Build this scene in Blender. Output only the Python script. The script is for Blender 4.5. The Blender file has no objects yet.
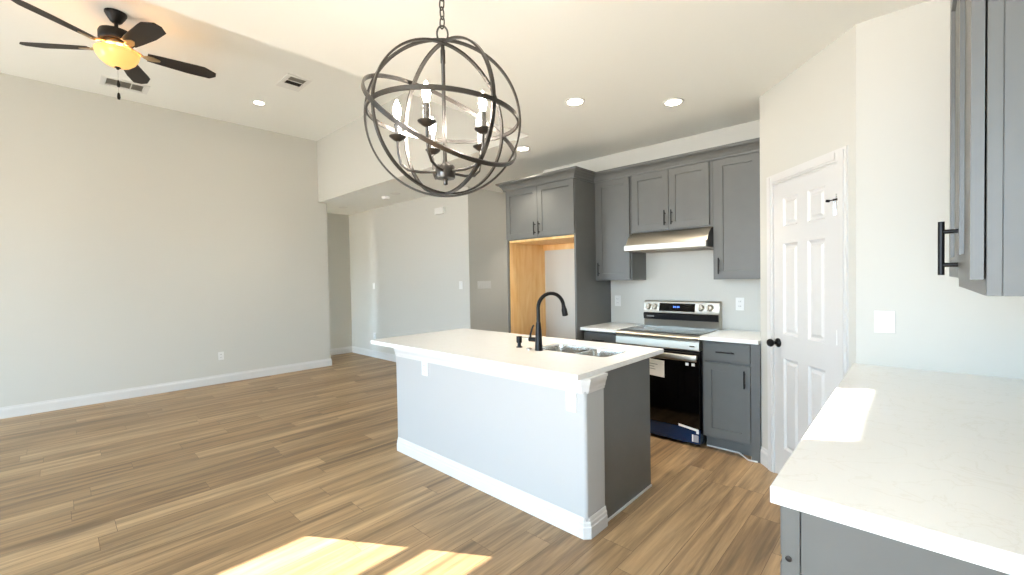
import bpy, bmesh, math, random
from mathutils import Vector, Matrix
random.seed(7)
PI = math.pi
SC = bpy.context.scene
COL = SC.collection

# ------------------------------------------------------------------ camera
CAM_H = 1.43
R = [[0.7293334898, 0.6839236833, -0.0179180364],
     [0.0017944506, -0.0281020885, -0.9996034476],
     [-0.6841560060, 0.7290121179, -0.0217230616]]
cd = bpy.data.cameras.new('camera')
cam = bpy.data.objects.new('camera', cd)
COL.objects.link(cam)
cd.sensor_fit = 'HORIZONTAL'
cd.sensor_width = 36.0
cd.lens = 430.06 / 1024 * 36.0
cd.clip_start = 0.02
cam.matrix_world = Matrix(((R[0][0], -R[1][0], -R[2][0], 0.0),
                           (R[0][1], -R[1][1], -R[2][1], 0.0),
                           (R[0][2], -R[1][2], -R[2][2], CAM_H),
                           (0, 0, 0, 1)))
SC.camera = cam

# ------------------------------------------------------------------ sky, sun, exposure
SC.view_settings.view_transform = 'Standard'
SC.view_settings.look = 'None'
SC.view_settings.gamma = 1.0
SC.view_settings.exposure = 0.62
SC.view_settings.use_curve_mapping = False
W = bpy.data.worlds.new('sky')
SC.world = W
W.use_nodes = True
bg = W.node_tree.nodes['Background']
SKY, GROUND = (0.52, 0.76, 1.0), (1.0, 0.98, 0.95)      # blue sky above the horizon, sunlit paving below it
SKY_S, GROUND_S = 14.0, 9.5
_nt = W.node_tree
_tc = _nt.nodes.new('ShaderNodeTexCoord')
_sx = _nt.nodes.new('ShaderNodeSeparateXYZ')
_mr = _nt.nodes.new('ShaderNodeMapRange')
_mr.inputs[1].default_value = -0.03
_mr.inputs[2].default_value = 0.03
_mx = _nt.nodes.new('ShaderNodeMix')
_mx.data_type = 'RGBA'
_mx.inputs[6].default_value = (*[c * GROUND_S for c in GROUND], 1)
_mx.inputs[7].default_value = (*[c * SKY_S for c in SKY], 1)
_nt.links.new(_tc.outputs['Generated'], _sx.inputs[0])
_nt.links.new(_sx.outputs[2], _mr.inputs[0])
_nt.links.new(_mr.outputs[0], _mx.inputs[0])
_nt.links.new(_mx.outputs[2], bg.inputs[0])
bg.inputs[1].default_value = 1.0
sun = bpy.data.lights.new('sun', 'SUN')
sun.energy = 42.0
sun.angle = math.radians(0.12)
sun.color = (1.0, 0.9, 0.76)
SUN_T = 0.313
so = bpy.data.objects.new('sun', sun)
COL.objects.link(so)
so.rotation_euler = Vector((0.85, 0.53, -SUN_T)).to_track_quat('-Z', 'Y').to_euler()
so.location = (-12, -6, 6)
SC.cycles.max_bounces = 10
SC.cycles.diffuse_bounces = 6
SC.cycles.glossy_bounces = 4
SC.cycles.sample_clamp_indirect = 6.0

# ------------------------------------------------------------------ materials
def lin(c):
    return tuple(((v / 255.0) / 12.92 if v / 255.0 <= 0.04045 else ((v / 255.0 + 0.055) / 1.055) ** 2.4) for v in c)

def mat(name, rgb, rough=0.5, metal=0.0, emit=None, estr=0.0, bump=0.0, bscale=200.0, var=0.0, vscale=6.0, spec=0.5, coat=0.0):
    m = bpy.data.materials.new(name)
    m.use_nodes = True
    nt = m.node_tree
    b = nt.nodes['Principled BSDF']
    c = lin(rgb)
    b.inputs['Base Color'].default_value = (*c, 1)
    b.inputs['Roughness'].default_value = rough
    b.inputs['Metallic'].default_value = metal
    b.inputs['Specular IOR Level'].default_value = spec
    b.inputs['Coat Weight'].default_value = coat
    if emit:
        b.inputs['Emission Color'].default_value = (*lin(emit), 1)
        b.inputs['Emission Strength'].default_value = estr
    tc = nt.nodes.new('ShaderNodeTexCoord')
    if var > 0:
        n = nt.nodes.new('ShaderNodeTexNoise')
        n.inputs['Scale'].default_value = vscale
        n.inputs['Detail'].default_value = 4
        nt.links.new(tc.outputs['Object'], n.inputs['Vector'])
        mr = nt.nodes.new('ShaderNodeMapRange')
        mr.inputs[1].default_value = 0.3
        mr.inputs[2].default_value = 0.7
        mr.inputs[3].default_value = 1.0 - var
        mr.inputs[4].default_value = 1.0 + var
        nt.links.new(n.outputs[0], mr.inputs[0])
        mx = nt.nodes.new('ShaderNodeMix')
        mx.data_type = 'RGBA'
        mx.blend_type = 'MULTIPLY'
        mx.inputs[0].default_value = 1.0
        mx.inputs[6].default_value = (*c, 1)
        nt.links.new(mr.outputs[0], mx.inputs[7])
        nt.links.new(mx.outputs[2], b.inputs['Base Color'])
    if bump > 0:
        n2 = nt.nodes.new('ShaderNodeTexNoise')
        n2.inputs['Scale'].default_value = bscale
        n2.inputs['Detail'].default_value = 2
        nt.links.new(tc.outputs['Object'], n2.inputs['Vector'])
        bp = nt.nodes.new('ShaderNodeBump')
        bp.inputs['Strength'].default_value = bump
        bp.inputs['Distance'].default_value = 0.002
        nt.links.new(n2.outputs[0], bp.inputs['Height'])
        nt.links.new(bp.outputs[0], b.inputs['Normal'])
    return m

def floor_material():
    m = bpy.data.materials.new('vinyl_plank')
    m.use_nodes = True
    nt = m.node_tree
    L = nt.links.new
    b = nt.nodes['Principled BSDF']
    tc = nt.nodes.new('ShaderNodeTexCoord')
    mp = nt.nodes.new('ShaderNodeMapping')
    mp.inputs['Rotation'].default_value = (0, 0, PI / 2)
    L(tc.outputs['Object'], mp.inputs['Vector'])
    # every row of planks starts at its own random offset
    sxyz = nt.nodes.new('ShaderNodeSeparateXYZ')
    L(mp.outputs[0], sxyz.inputs[0])
    dv = nt.nodes.new('ShaderNodeMath'); dv.operation = 'DIVIDE'; dv.inputs[1].default_value = 0.178
    L(sxyz.outputs[1], dv.inputs[0])
    fl_ = nt.nodes.new('ShaderNodeMath'); fl_.operation = 'FLOOR'
    L(dv.outputs[0], fl_.inputs[0])
    wn = nt.nodes.new('ShaderNodeTexWhiteNoise'); wn.noise_dimensions = '1D'
    L(fl_.outputs[0], wn.inputs['W'])
    ma = nt.nodes.new('ShaderNodeMath'); ma.operation = 'MULTIPLY_ADD'; ma.inputs[1].default_value = 1.22
    L(wn.outputs[0], ma.inputs[0]); L(sxyz.outputs[0], ma.inputs[2])
    cx_ = nt.nodes.new('ShaderNodeCombineXYZ')
    L(ma.outputs[0], cx_.inputs[0]); L(sxyz.outputs[1], cx_.inputs[1])
    def brick(c1, c2, mortar):
        br = nt.nodes.new('ShaderNodeTexBrick')
        br.offset = 0.0
        br.offset_frequency = 2
        br.squash = 1.0
        br.inputs['Color1'].default_value = (*c1, 1)
        br.inputs['Color2'].default_value = (*c2, 1)
        br.inputs['Mortar'].default_value = (*mortar, 1)
        br.inputs['Scale'].default_value = 1.0
        br.inputs['Mortar Size'].default_value = 0.0012
        br.inputs['Mortar Smooth'].default_value = 0.1
        br.inputs['Brick Width'].default_value = 1.22
        br.inputs['Row Height'].default_value = 0.178
        L(cx_.outputs[0], br.inputs['Vector'])
        return br
    br = brick(lin((140, 113, 81)), lin((167, 140, 105)), lin((98, 77, 54)))
    br2 = brick((0, 0, 0), (1, 1, 1), (0.5, 0.5, 0.5))
    # grain, stretched along the planks and shifted from plank to plank
    sep = nt.nodes.new('ShaderNodeVectorMath')
    sep.operation = 'MULTIPLY_ADD'
    sep.inputs[1].default_value = (13.0, 7.0, 5.0)
    L(br2.outputs[0], sep.inputs[0])
    L(tc.outputs['Object'], sep.inputs[2])
    st = nt.nodes.new('ShaderNodeMapping')
    st.inputs['Scale'].default_value = (1.0, 0.05, 1.0)
    L(sep.outputs[0], st.inputs['Vector'])
    n1 = nt.nodes.new('ShaderNodeTexNoise')
    n1.inputs['Scale'].default_value = 16.0
    n1.inputs['Detail'].default_value = 6
    n1.inputs['Roughness'].default_value = 0.62
    n1.inputs['Distortion'].default_value = 0.6
    L(st.outputs[0], n1.inputs['Vector'])
    n2 = nt.nodes.new('ShaderNodeTexNoise')
    n2.inputs['Scale'].default_value = 95.0
    n2.inputs['Detail'].default_value = 4
    L(st.outputs[0], n2.inputs['Vector'])
    r1 = nt.nodes.new('ShaderNodeMapRange')
    for i, v in ((1, 0.34), (2, 0.66), (3, 0.52), (4, 1.36)):
        r1.inputs[i].default_value = v
    L(n1.outputs[0], r1.inputs[0])
    r2 = nt.nodes.new('ShaderNodeMapRange')
    for i, v in ((1, 0.3), (2, 0.7), (3, 0.88), (4, 1.1)):
        r2.inputs[i].default_value = v
    L(n2.outputs[0], r2.inputs[0])
    mu = nt.nodes.new('ShaderNodeMath')
    mu.operation = 'MULTIPLY'
    L(r1.outputs[0], mu.inputs[0])
    L(r2.outputs[0], mu.inputs[1])
    mx = nt.nodes.new('ShaderNodeMix')
    mx.data_type = 'RGBA'
    mx.blend_type = 'MULTIPLY'
    mx.inputs[0].default_value = 1.0
    L(br.outputs[0], mx.inputs[6])
    L(mu.outputs[0], mx.inputs[7])
    L(mx.outputs[2], b.inputs['Base Color'])
    b.inputs['Roughness'].default_value = 0.42
    bp = nt.nodes.new('ShaderNodeBump')
    bp.inputs['Strength'].default_value = 0.12
    bp.inputs['Distance'].default_value = 0.002
    L(n2.outputs[0], bp.inputs['Height'])
    L(bp.outputs[0], b.inputs['Normal'])
    return m

def quartz_material():
    m = mat('white_quartz', (238, 239, 238), 0.13)
    nt = m.node_tree
    b = nt.nodes['Principled BSDF']
    tc = nt.nodes.new('ShaderNodeTexCoord')
    n = nt.nodes.new('ShaderNodeTexNoise')
    n.inputs['Scale'].default_value = 5.5
    n.inputs['Detail'].default_value = 8
    n.inputs['Distortion'].default_value = 1.6
    nt.links.new(tc.outputs['Object'], n.inputs['Vector'])
    cr = nt.nodes.new('ShaderNodeValToRGB')
    e = cr.color_ramp.elements
    e[0].position = 0.485; e[0].color = (*lin((238, 239, 238)), 1)
    e[1].position = 0.515; e[1].color = (*lin((238, 239, 238)), 1)
    k = cr.color_ramp.elements.new(0.5); k.color = (*lin((232, 232, 229)), 1)
    nt.links.new(n.outputs[0], cr.inputs[0])
    nt.links.new(cr.outputs[0], b.inputs['Base Color'])
    return m

def maple_material():
    m = mat('maple_veneer', (222, 172, 104), 0.45)
    nt = m.node_tree
    b = nt.nodes['Principled BSDF']
    tc = nt.nodes.new('ShaderNodeTexCoord')
    mp = nt.nodes.new('ShaderNodeMapping')
    mp.inputs['Scale'].default_value = (1, 1, 0.16)
    nt.links.new(tc.outputs['Object'], mp.inputs[0])
    n = nt.nodes.new('ShaderNodeTexNoise')
    n.inputs['Scale'].default_value = 14
    n.inputs['Detail'].default_value = 6
    n.inputs['Distortion'].default_value = 0.8
    nt.links.new(mp.outputs[0], n.inputs['Vector'])
    cr = nt.nodes.new('ShaderNodeValToRGB')
    e = cr.color_ramp.elements
    e[0].position = 0.3; e[0].color = (*lin((222, 174, 108)), 1)
    e[1].position = 0.72; e[1].color = (*lin((240, 206, 146)), 1)
    nt.links.new(n.outputs[0], cr.inputs[0])
    nt.links.new(cr.outputs[0], b.inputs['Base Color'])
    return m

def steel_material(name, rgb, rough):
    m = mat(name, rgb, rough, 1.0)
    nt = m.node_tree
    b = nt.nodes['Principled BSDF']
    b.inputs['Anisotropic'].default_value = 0.5
    tc = nt.nodes.new('ShaderNodeTexCoord')
    mp = nt.nodes.new('ShaderNodeMapping')
    mp.inputs['Scale'].default_value = (1.5, 60, 240)
    nt.links.new(tc.outputs['Object'], mp.inputs[0])
    n = nt.nodes.new('ShaderNodeTexNoise')
    n.inputs['Scale'].default_value = 4
    nt.links.new(mp.outputs[0], n.inputs['Vector'])
    mr = nt.nodes.new('ShaderNodeMapRange')
    mr.inputs[3].default_value = rough * 0.8
    mr.inputs[4].default_value = rough * 1.25
    nt.links.new(n.outputs[0], mr.inputs[0])
    nt.links.new(mr.outputs[0], b.inputs['Roughness'])
    return m

M = {}
M['wall'] = mat('wall_paint', (197, 196, 189), 0.6, bump=0.06, bscale=160)
M['ceil'] = mat('ceiling_paint', (236, 237, 232), 0.75, bump=0.08, bscale=120)
M['white'] = mat('white_trim_paint', (208, 207, 205), 0.35)
M['island'] = mat('island_wall_paint', (175, 176, 176), 0.5)
M['grey'] = mat('grey_cabinet_paint', (91, 92, 90), 0.38, var=0.04, vscale=9)
M['greydark'] = mat('grey_cabinet_shadow_gap', (40, 42, 44), 0.6)
M['quartz'] = quartz_material()
M['maple'] = maple_material()
M['floor'] = floor_material()
M['black'] = mat('matte_black_metal', (22, 22, 23), 0.35, 0.6)
M['steel'] = steel_material('stainless_steel', (186, 180, 168), 0.36)
M['sinksteel'] = steel_material('sink_steel', (205, 203, 198), 0.22)
M['chrome'] = mat('chrome', (215, 215, 215), 0.12, 1.0)
M['blackglass'] = mat('black_glass', (5, 5, 6), 0.06)
M['cooktop'] = mat('cooktop_glass', (16, 15, 14), 0.1)
M['blackplastic'] = mat('black_enamel', (14, 14, 16), 0.3)
M['film'] = mat('blue_film', (16, 44, 80), 0.2)
M['paper'] = mat('white_paper', (232, 232, 230), 0.6)
M['print'] = mat('grey_print', (150, 152, 156), 0.6)
M['digits'] = mat('blue_display', (30, 60, 160), 0.4, emit=(90, 140, 255), estr=1.6)
M['plate'] = mat('white_plastic', (222, 222, 219), 0.35)
M['slot'] = mat('dark_slot', (60, 60, 60), 0.6)
M['iron'] = mat('dark_iron', (78, 75, 72), 0.28, 0.85)
M['candle'] = mat('candle_sleeve', (120, 118, 116), 0.25, 0.9)
M['bulb'] = mat('lit_bulb', (255, 250, 240), 0.3, emit=(255, 244, 230), estr=150.0)
M['lens'] = mat('lit_downlight', (255, 255, 255), 0.4, emit=(255, 240, 218), estr=70.0)
M['lensdim'] = mat('unlit_downlight', (225, 224, 220), 0.4)
M['fanblack'] = mat('fan_bronze', (17, 14, 12), 0.45, 0.3)
M['brass'] = mat('fan_fitter_nickel', (190, 165, 130), 0.28, 0.9)
M['blade'] = mat('fan_blade_walnut', (30, 21, 15), 0.55, var=0.15, vscale=14)
M['bowl'] = mat('alabaster_glass', (214, 180, 120), 0.25, emit=(255, 190, 100), estr=0.55, var=0.05)
M['ventdark'] = mat('vent_dark', (52, 50, 47), 0.8)
M['greyvent'] = mat('vent_grey', (150, 146, 136), 0.7)

# ------------------------------------------------------------------ mesh helpers
class MB:
    def __init__(self):
        self.bm = bmesh.new()
    def quad(self, pts):
        vs = [self.bm.verts.new(p) for p in pts]
        return self.bm.faces.new(vs)
    def box(self, x0, x1, y0, y1, z0, z1, bev=0.0, seg=2, frame=None):
        f = frame or (lambda a, b, c: (a, b, c))
        P = [(x0, y0, z0), (x1, y0, z0), (x1, y1, z0), (x0, y1, z0), (x0, y0, z1), (x1, y0, z1), (x1, y1, z1), (x0, y1, z1)]
        vs = [self.bm.verts.new(f(*p)) for p in P]
        fs = [self.bm.faces.new([vs[i] for i in q]) for q in ((3, 2, 1, 0), (4, 5, 6, 7), (0, 1, 5, 4), (1, 2, 6, 5), (2, 3, 7, 6), (3, 0, 4, 7))]
        if bev > 0:
            es = list({e for fc in fs for e in fc.edges})
            bmesh.ops.bevel(self.bm, geom=es, offset=bev, segments=seg, affect='EDGES', profile=0.5)
        return self
    def lathe(self, prof, c, n=28, axis=(0, 0, 1), cap=True):
        ax = Vector(axis).normalized()
        a = ax.orthogonal().normalized()
        b = ax.cross(a)
        c = Vector(c)
        rings = []
        for r, h in prof:
            rings.append([self.bm.verts.new(c + ax * h + (a * math.cos(2 * PI * k / n) + b * math.sin(2 * PI * k / n)) * max(r, 1e-5)) for k in range(n)])
        for p, q in zip(rings, rings[1:]):
            for k in range(n):
                self.bm.faces.new((p[k], p[(k + 1) % n], q[(k + 1) % n], q[k]))
        if cap:
            if prof[0][0] > 1e-4:
                self.bm.faces.new(list(reversed(rings[0])))
            if prof[-1][0] > 1e-4:
                self.bm.faces.new(rings[-1])
        return self
    def tube(self, pts, r, n=12, closed=False, rect=None, up=None):
        """sweep a round (or rectangular, rect=(w,h)) section along pts"""
        pts = [Vector(p) for p in pts]
        N = len(pts)
        rs = r if isinstance(r, (list, tuple)) else [r] * N
        rings = []
        prev = None
        for i, p in enumerate(pts):
            if closed:
                t = (pts[(i + 1) % N] - pts[i - 1]).normalized()
            else:
                t = (pts[min(i + 1, N - 1)] - pts[max(i - 1, 0)]).normalized()
            if up is not None:
                u = (Vector(up(p)) if callable(up) else Vector(up))
                u = (u - t * u.dot(t)).normalized()
            elif prev is None:
                u = t.orthogonal().normalized()
            else:
                u = (prev - t * prev.dot(t)).normalized()
            prev = u
            v = t.cross(u)
            if rect:
                w, h = rect
                sec = [(-w / 2, -h / 2), (w / 2, -h / 2), (w / 2, h / 2), (-w / 2, h / 2)]
                rings.append([self.bm.verts.new(p + u * a + v * b) for a, b in sec])
            else:
                rings.append([self.bm.verts.new(p + (u * math.cos(2 * PI * k / n) + v * math.sin(2 * PI * k / n)) * rs[i]) for k in range(n)])
        m = len(rings[0])
        seq = list(zip(rings, rings[1:])) + ([(rings[-1], rings[0])] if closed else [])
        for p, q in seq:
            for k in range(m):
                self.bm.faces.new((p[k], p[(k + 1) % m], q[(k + 1) % m], q[k]))
        if not closed:
            self.bm.faces.new(list(reversed(rings[0])))
            self.bm.faces.new(rings[-1])
        return self
    def prism(self, poly, h0, h1, frame):
        """poly in (a,b), extruded h0..h1, frame(a,b,h) -> xyz"""
        lo = [self.bm.verts.new(frame(a, b, h0)) for a, b in poly]
        hi = [self.bm.verts.new(frame(a, b, h1)) for a, b in poly]
        n = len(poly)
        self.bm.faces.new(lo)
        self.bm.faces.new(list(reversed(hi)))
        for k in range(n):
            self.bm.faces.new((lo[k], hi[k], hi[(k + 1) % n], lo[(k + 1) % n]))
        return self
    def sweep(self, path, prof, closed=False):
        """path: 2-D points; prof: closed loop of (offset to the right of travel, z); mitred corners"""
        P = [Vector((p[0], p[1])) for p in path]
        N = len(P)
        rings = []
        for i in range(N):
            d0 = (P[i] - P[i - 1]).normalized() if i > 0 else None
            d1 = (P[i + 1] - P[i]).normalized() if i < N - 1 else None
            if d0 is None: d0 = d1
            if d1 is None: d1 = d0
            n0 = Vector((d0.y, -d0.x)); n1 = Vector((d1.y, -d1.x))
            mm = (n0 + n1); mm = mm / max(mm.length, 1e-6)
            k = 1.0 / max(mm.dot(n0), 0.2)
            rings.append([self.bm.verts.new((P[i].x + mm.x * o * k, P[i].y + mm.y * o * k, z)) for o, z in prof])
        m = len(prof)
        for p, q in zip(rings, rings[1:]):
            for k in range(m):
                self.bm.faces.new((p[k], p[(k + 1) % m], q[(k + 1) % m], q[k]))
        self.bm.faces.new(list(reversed(rings[0])))
        self.bm.faces.new(rings[-1])
        return self
    def plate(self, W_, H_, t, holes, prof, frame, edge=0.0):
        """panelled door: W_ x H_ x t, holes (u0,u1,v0,v1) each shaped by prof [(inset, depth below face)]"""
        us = sorted({0.0, W_} | {h[0] for h in holes} | {h[1] for h in holes})
        vs = sorted({0.0, H_} | {h[2] for h in holes} | {h[3] for h in holes})
        V = lambda u, v, w: self.bm.verts.new(frame(u, v, w))
        for i in range(len(us) - 1):
            for j in range(len(vs) - 1):
                u0, u1, v0, v1 = us[i], us[i + 1], vs[j], vs[j + 1]
                inside = any(h[0] - 1e-6 <= u0 and u1 <= h[1] + 1e-6 and h[2] - 1e-6 <= v0 and v1 <= h[3] + 1e-6 for h in holes)
                if not inside:
                    self.bm.faces.new([V(u0, v0, t), V(u1, v0, t), V(u1, v1, t), V(u0, v1, t)])
        for (u0, u1, v0, v1) in holes:
            last = [V(u0, v0, t), V(u1, v0, t), V(u1, v1, t), V(u0, v1, t)]
            for ins, dep in prof:
                cur = [V(u0 + ins, v0 + ins, t - dep), V(u1 - ins, v0 + ins, t - dep), V(u1 - ins, v1 - ins, t - dep), V(u0 + ins, v1 - ins, t - dep)]
                for k in range(4):
                    self.bm.faces.new((last[k], last[(k + 1) % 4], cur[(k + 1) % 4], cur[k]))
                last = cur
            self.bm.faces.new(last)
        a = [V(0, 0, 0), V(W_, 0, 0), V(W_, H_, 0), V(0, H_, 0)]
        b = [V(0, 0, t), V(W_, 0, t), V(W_, H_, t), V(0, H_, t)]
        self.bm.faces.new(list(reversed(a)))
        for k in range(4):
            self.bm.faces.new((a[k], a[(k + 1) % 4], b[(k + 1) % 4], b[k]))
        bmesh.ops.remove_doubles(self.bm, verts=self.bm.verts, dist=1e-5)
        return self
    def build(self, name, material, parent=None, smooth=False, local=False):
        bm = self.bm
        bmesh.ops.recalc_face_normals(bm, faces=bm.faces)
        if parent is not None and not local:
            r = parent
            while r.parent: r = r.parent
            bmesh.ops.translate(bm, verts=bm.verts, vec=-Vector(r.location))
        me = bpy.data.meshes.new(name)
        bm.to_mesh(me)
        bm.free()
        me.materials.append(material)
        o = bpy.data.objects.new(name, me)
        COL.objects.link(o)
        if parent is not None:
            o.parent = parent
        if smooth:
            for p in me.polygons: p.use_smooth = True
            e = o.modifiers.new('edge_split', 'EDGE_SPLIT')
            e.split_angle = math.radians(38)
        return o

def thing(name, label, cat, loc=(0, 0, 0), group=None, rz=0.0):
    o = bpy.data.objects.new(name, None)
    o.empty_display_size = 0.1
    COL.objects.link(o)
    o.location = loc
    o.rotation_euler = (0, 0, rz)
    return tag(o, label, cat, group)

def tag(o, label, cat, group=None):
    o['label'] = label
    o['category'] = cat
    if group: o['group'] = group
    return o

def struct(o):
    o['kind'] = 'structure'
    return o

def copy_tree(src, loc=None, rz=None, label=None, parent=None):
    c = src.copy()
    COL.objects.link(c)
    if parent is not None:
        c.parent = parent
    if loc is not None: c.location = loc
    if rz is not None: c.rotation_euler = (0, 0, rz)
    if label: c['label'] = label
    for ch in [k for k in bpy.data.objects if k.parent == src]:
        copy_tree(ch, parent=c)
    return c

def origin_box(o, loc):
    """move a one-mesh thing's origin to loc"""
    o.data.transform(Matrix.Translation(-Vector(loc)))
    o.location = loc
    return o

# ------------------------------------------------------------------ room numbers
ZK, ZL = 2.746, 3.76            # kitchen / living room ceilings
XL = -7.25                      # living room wall
XR = 0.45                       # wall at the right
YK = 4.168                      # range wall
YH = 4.07                       # hall wall
YHEAD = 3.06                    # header between living room and hall
XSTEP = -2.61                   # step between the two ceilings
XHL = -8.25
XP = -4.65                      # passage wall
YREAR = -3.7; YNOOK = -2.9
PA = Vector((-0.849, 3.633)); PB = Vector((-0.233, 2.955))
PD = (PB - PA).normalized(); PN = Vector((PD.y, -PD.x))   # diagonal wall: along, towards the room
PLEN = (PB - PA).length
if PN.dot(Vector((-1, -1))) < 0: PN = -PN

def walls():
    b = MB(); b.box(-9, 1, -4.2, 7, -0.12, 0)
    struct(b.build('floor', M['floor']))
    b = MB(); b.box(XSTEP, 0.7, YREAR - 0.1, 4.5, ZK, ZK + 0.12); b.box(-8.5, XSTEP, YHEAD, 6.8, ZK, ZK + 0.12)
    b.box(-8.5, XL - 0.142, 0.2, YHEAD, ZK, ZK + 0.12)
    struct(b.build('ceiling', M['ceil']))
    b = MB(); b.box(XL - 0.15, XSTEP + 0.1, YREAR - 0.1, YHEAD + 0.14, ZL, ZL + 0.12)
    struct(b.build('ceiling_living', M['ceil']))
    b = MB(); b.box(XSTEP, XSTEP + 0.1, YREAR - 0.1, YHEAD, ZK + 0.12, ZL)
    struct(b.build('wall_step', M['wall']))
    b = MB(); b.box(XL, XSTEP, YHEAD - 0.004, YHEAD - 0.0005, ZK, ZK + 0.121); b.box(XL, XSTEP, YHEAD - 0.004, YHEAD + 0.13, ZK + 0.121, ZL)
    struct(b.build('wall_header', M['wall']))
    # living room wall with two openings out of frame behind the camera's left
    y0, y1, ym = -2.94, -2.03, -2.097
    b = MB()
    b.box(XL - 0.14, XL, YREAR, y0, 0, ZL); b.box(XL - 0.14, XL, y1, YHEAD + 0.13, 0, ZL)
    for a, c in ((0, 1.75), (2.137, 3.49), (3.606, ZL)):
        b.box(XL - 0.14, XL, y0, y1, a, c)
    b.box(XL - 0.14, XL, ym, y1, 3.49, 3.606)
    struct(b.build('wall_left', M['wall']))
    b = MB(); b.box(XL - 0.008, XL, y0, y1, 1.942, 1.980)
    struct(b.build('window_1', M['white']))
    # hall
    b = MB(); b.box(XHL, XP, YH, YH + 0.14, 0, ZK); struct(b.build('wall_hall', M['wall']))
    b = MB(); b.box(XHL - 0.14, XHL, 0.2, YH + 0.14, 0, ZK); struct(b.build('wall_hall_end', M['wall']))
    b = MB(); b.box(XHL, -8.15, 0.2, 0.34, 0, ZK); b.box(-7.5, XL - 0.14, 0.2, 0.34, 0, ZK); b.box(-8.15, -7.5, 0.2, 0.34, 2.06, ZK)
    struct(b.build('wall_entry', M['wall']))
    b = MB(); b.box(XP - 0.14, XP, YH + 0.14, 6.6, 0, ZK); struct(b.build('wall_passage', M['wall']))
    b = MB(); b.box(XP, -3.2, 6.6, 6.74, 0, ZK); b.box(-3.34, -3.2, YK + 0.14, 6.6, 0, ZK); struct(b.build('wall_passage_end', M['wall']))
    # kitchen
    b = MB(); b.box(-3.345, -0.75, YK, YK + 0.14, 0, ZK); struct(b.build('wall_kitchen', M['wall']))
    b = MB(); b.box(PA.x, PA.x + 0.1, PA.y + 0.04, YK, 0, ZK); struct(b.build('wall_pantry_side', M['wall']))
    def df(u, w, z): # along, out into room, up
        q = PA + PD * u + PN * w
        return (q.x, q.y, z)
    b = MB()
    b.box(0, 0.172, -0.1, 0, 0, ZK, frame=df); b.box(0.796, PLEN, -0.1, 0, 0, ZK, frame=df); b.box(0.172, 0.796, -0.1, 0, 2.062, ZK, frame=df)
    struct(b.build('wall_pantry', M['wall']))
    b = MB(); b.box(PB.x, XR + 0.14, PB.y, PB.y + 0.1, 0, ZK); struct(b.build('wall_switch', M['wall']))
    b = MB()
    b.box(XR, XR + 0.14, YNOOK, PB.y, 0, ZK)
    struct(b.build('wall_right', M['wall']))
    # walls behind the camera with wide openings
    def rear(y, xa, xb, ops, zt):
        x = xa
        for a, c, z0, z1 in ops:
            b.box(x, a, y - 0.14, y, 0, zt); b.box(a, c, y - 0.14, y, z1, zt); b.box(a, c, y - 0.14, y, 0, z0)
            x = c
        b.box(x, xb, y - 0.14, y, 0, zt)
    b = MB()
    rear(YREAR, XL - 0.14, XSTEP, [(-6.4, -4.6, 0.3, 2.3)], ZL)
    rear(YNOOK, XSTEP, XR + 0.14, [(-1.9, 0.42, 0.3, 2.7)], ZK)
    b.box(XSTEP, XSTEP + 0.14, YREAR - 0.14, YNOOK - 0.14, 0, ZK)
    struct(b.build('wall_rear', M['wall']))
    # baseboards
    bbp = [(0, 0), (0.014, 0), (0.014, 0.085), (0.011, 0.1), (0.006, 0.108), (0.004, 0.125), (0, 0.125)]
    b = MB(); b.sweep([(XL, YREAR), (XL, YHEAD + 0.13), (XL - 0.14, YHEAD + 0.13)], bbp); struct(b.build('baseboard_left', M['white']))
    b = MB(); b.sweep([(XHL, 0.4), (XHL, YH), (XP, YH), (XP, 6.58)], bbp)
    struct(b.build('baseboard_hall', M['white']))
    o1 = PA + PD * 0.106
    b = MB(); b.sweep([(PA.x, PA.y + 0.02), (PA.x, PA.y), (o1.x, o1.y)], bbp); struct(b.build('baseboard_pantry', M['white']))
walls()

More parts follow.
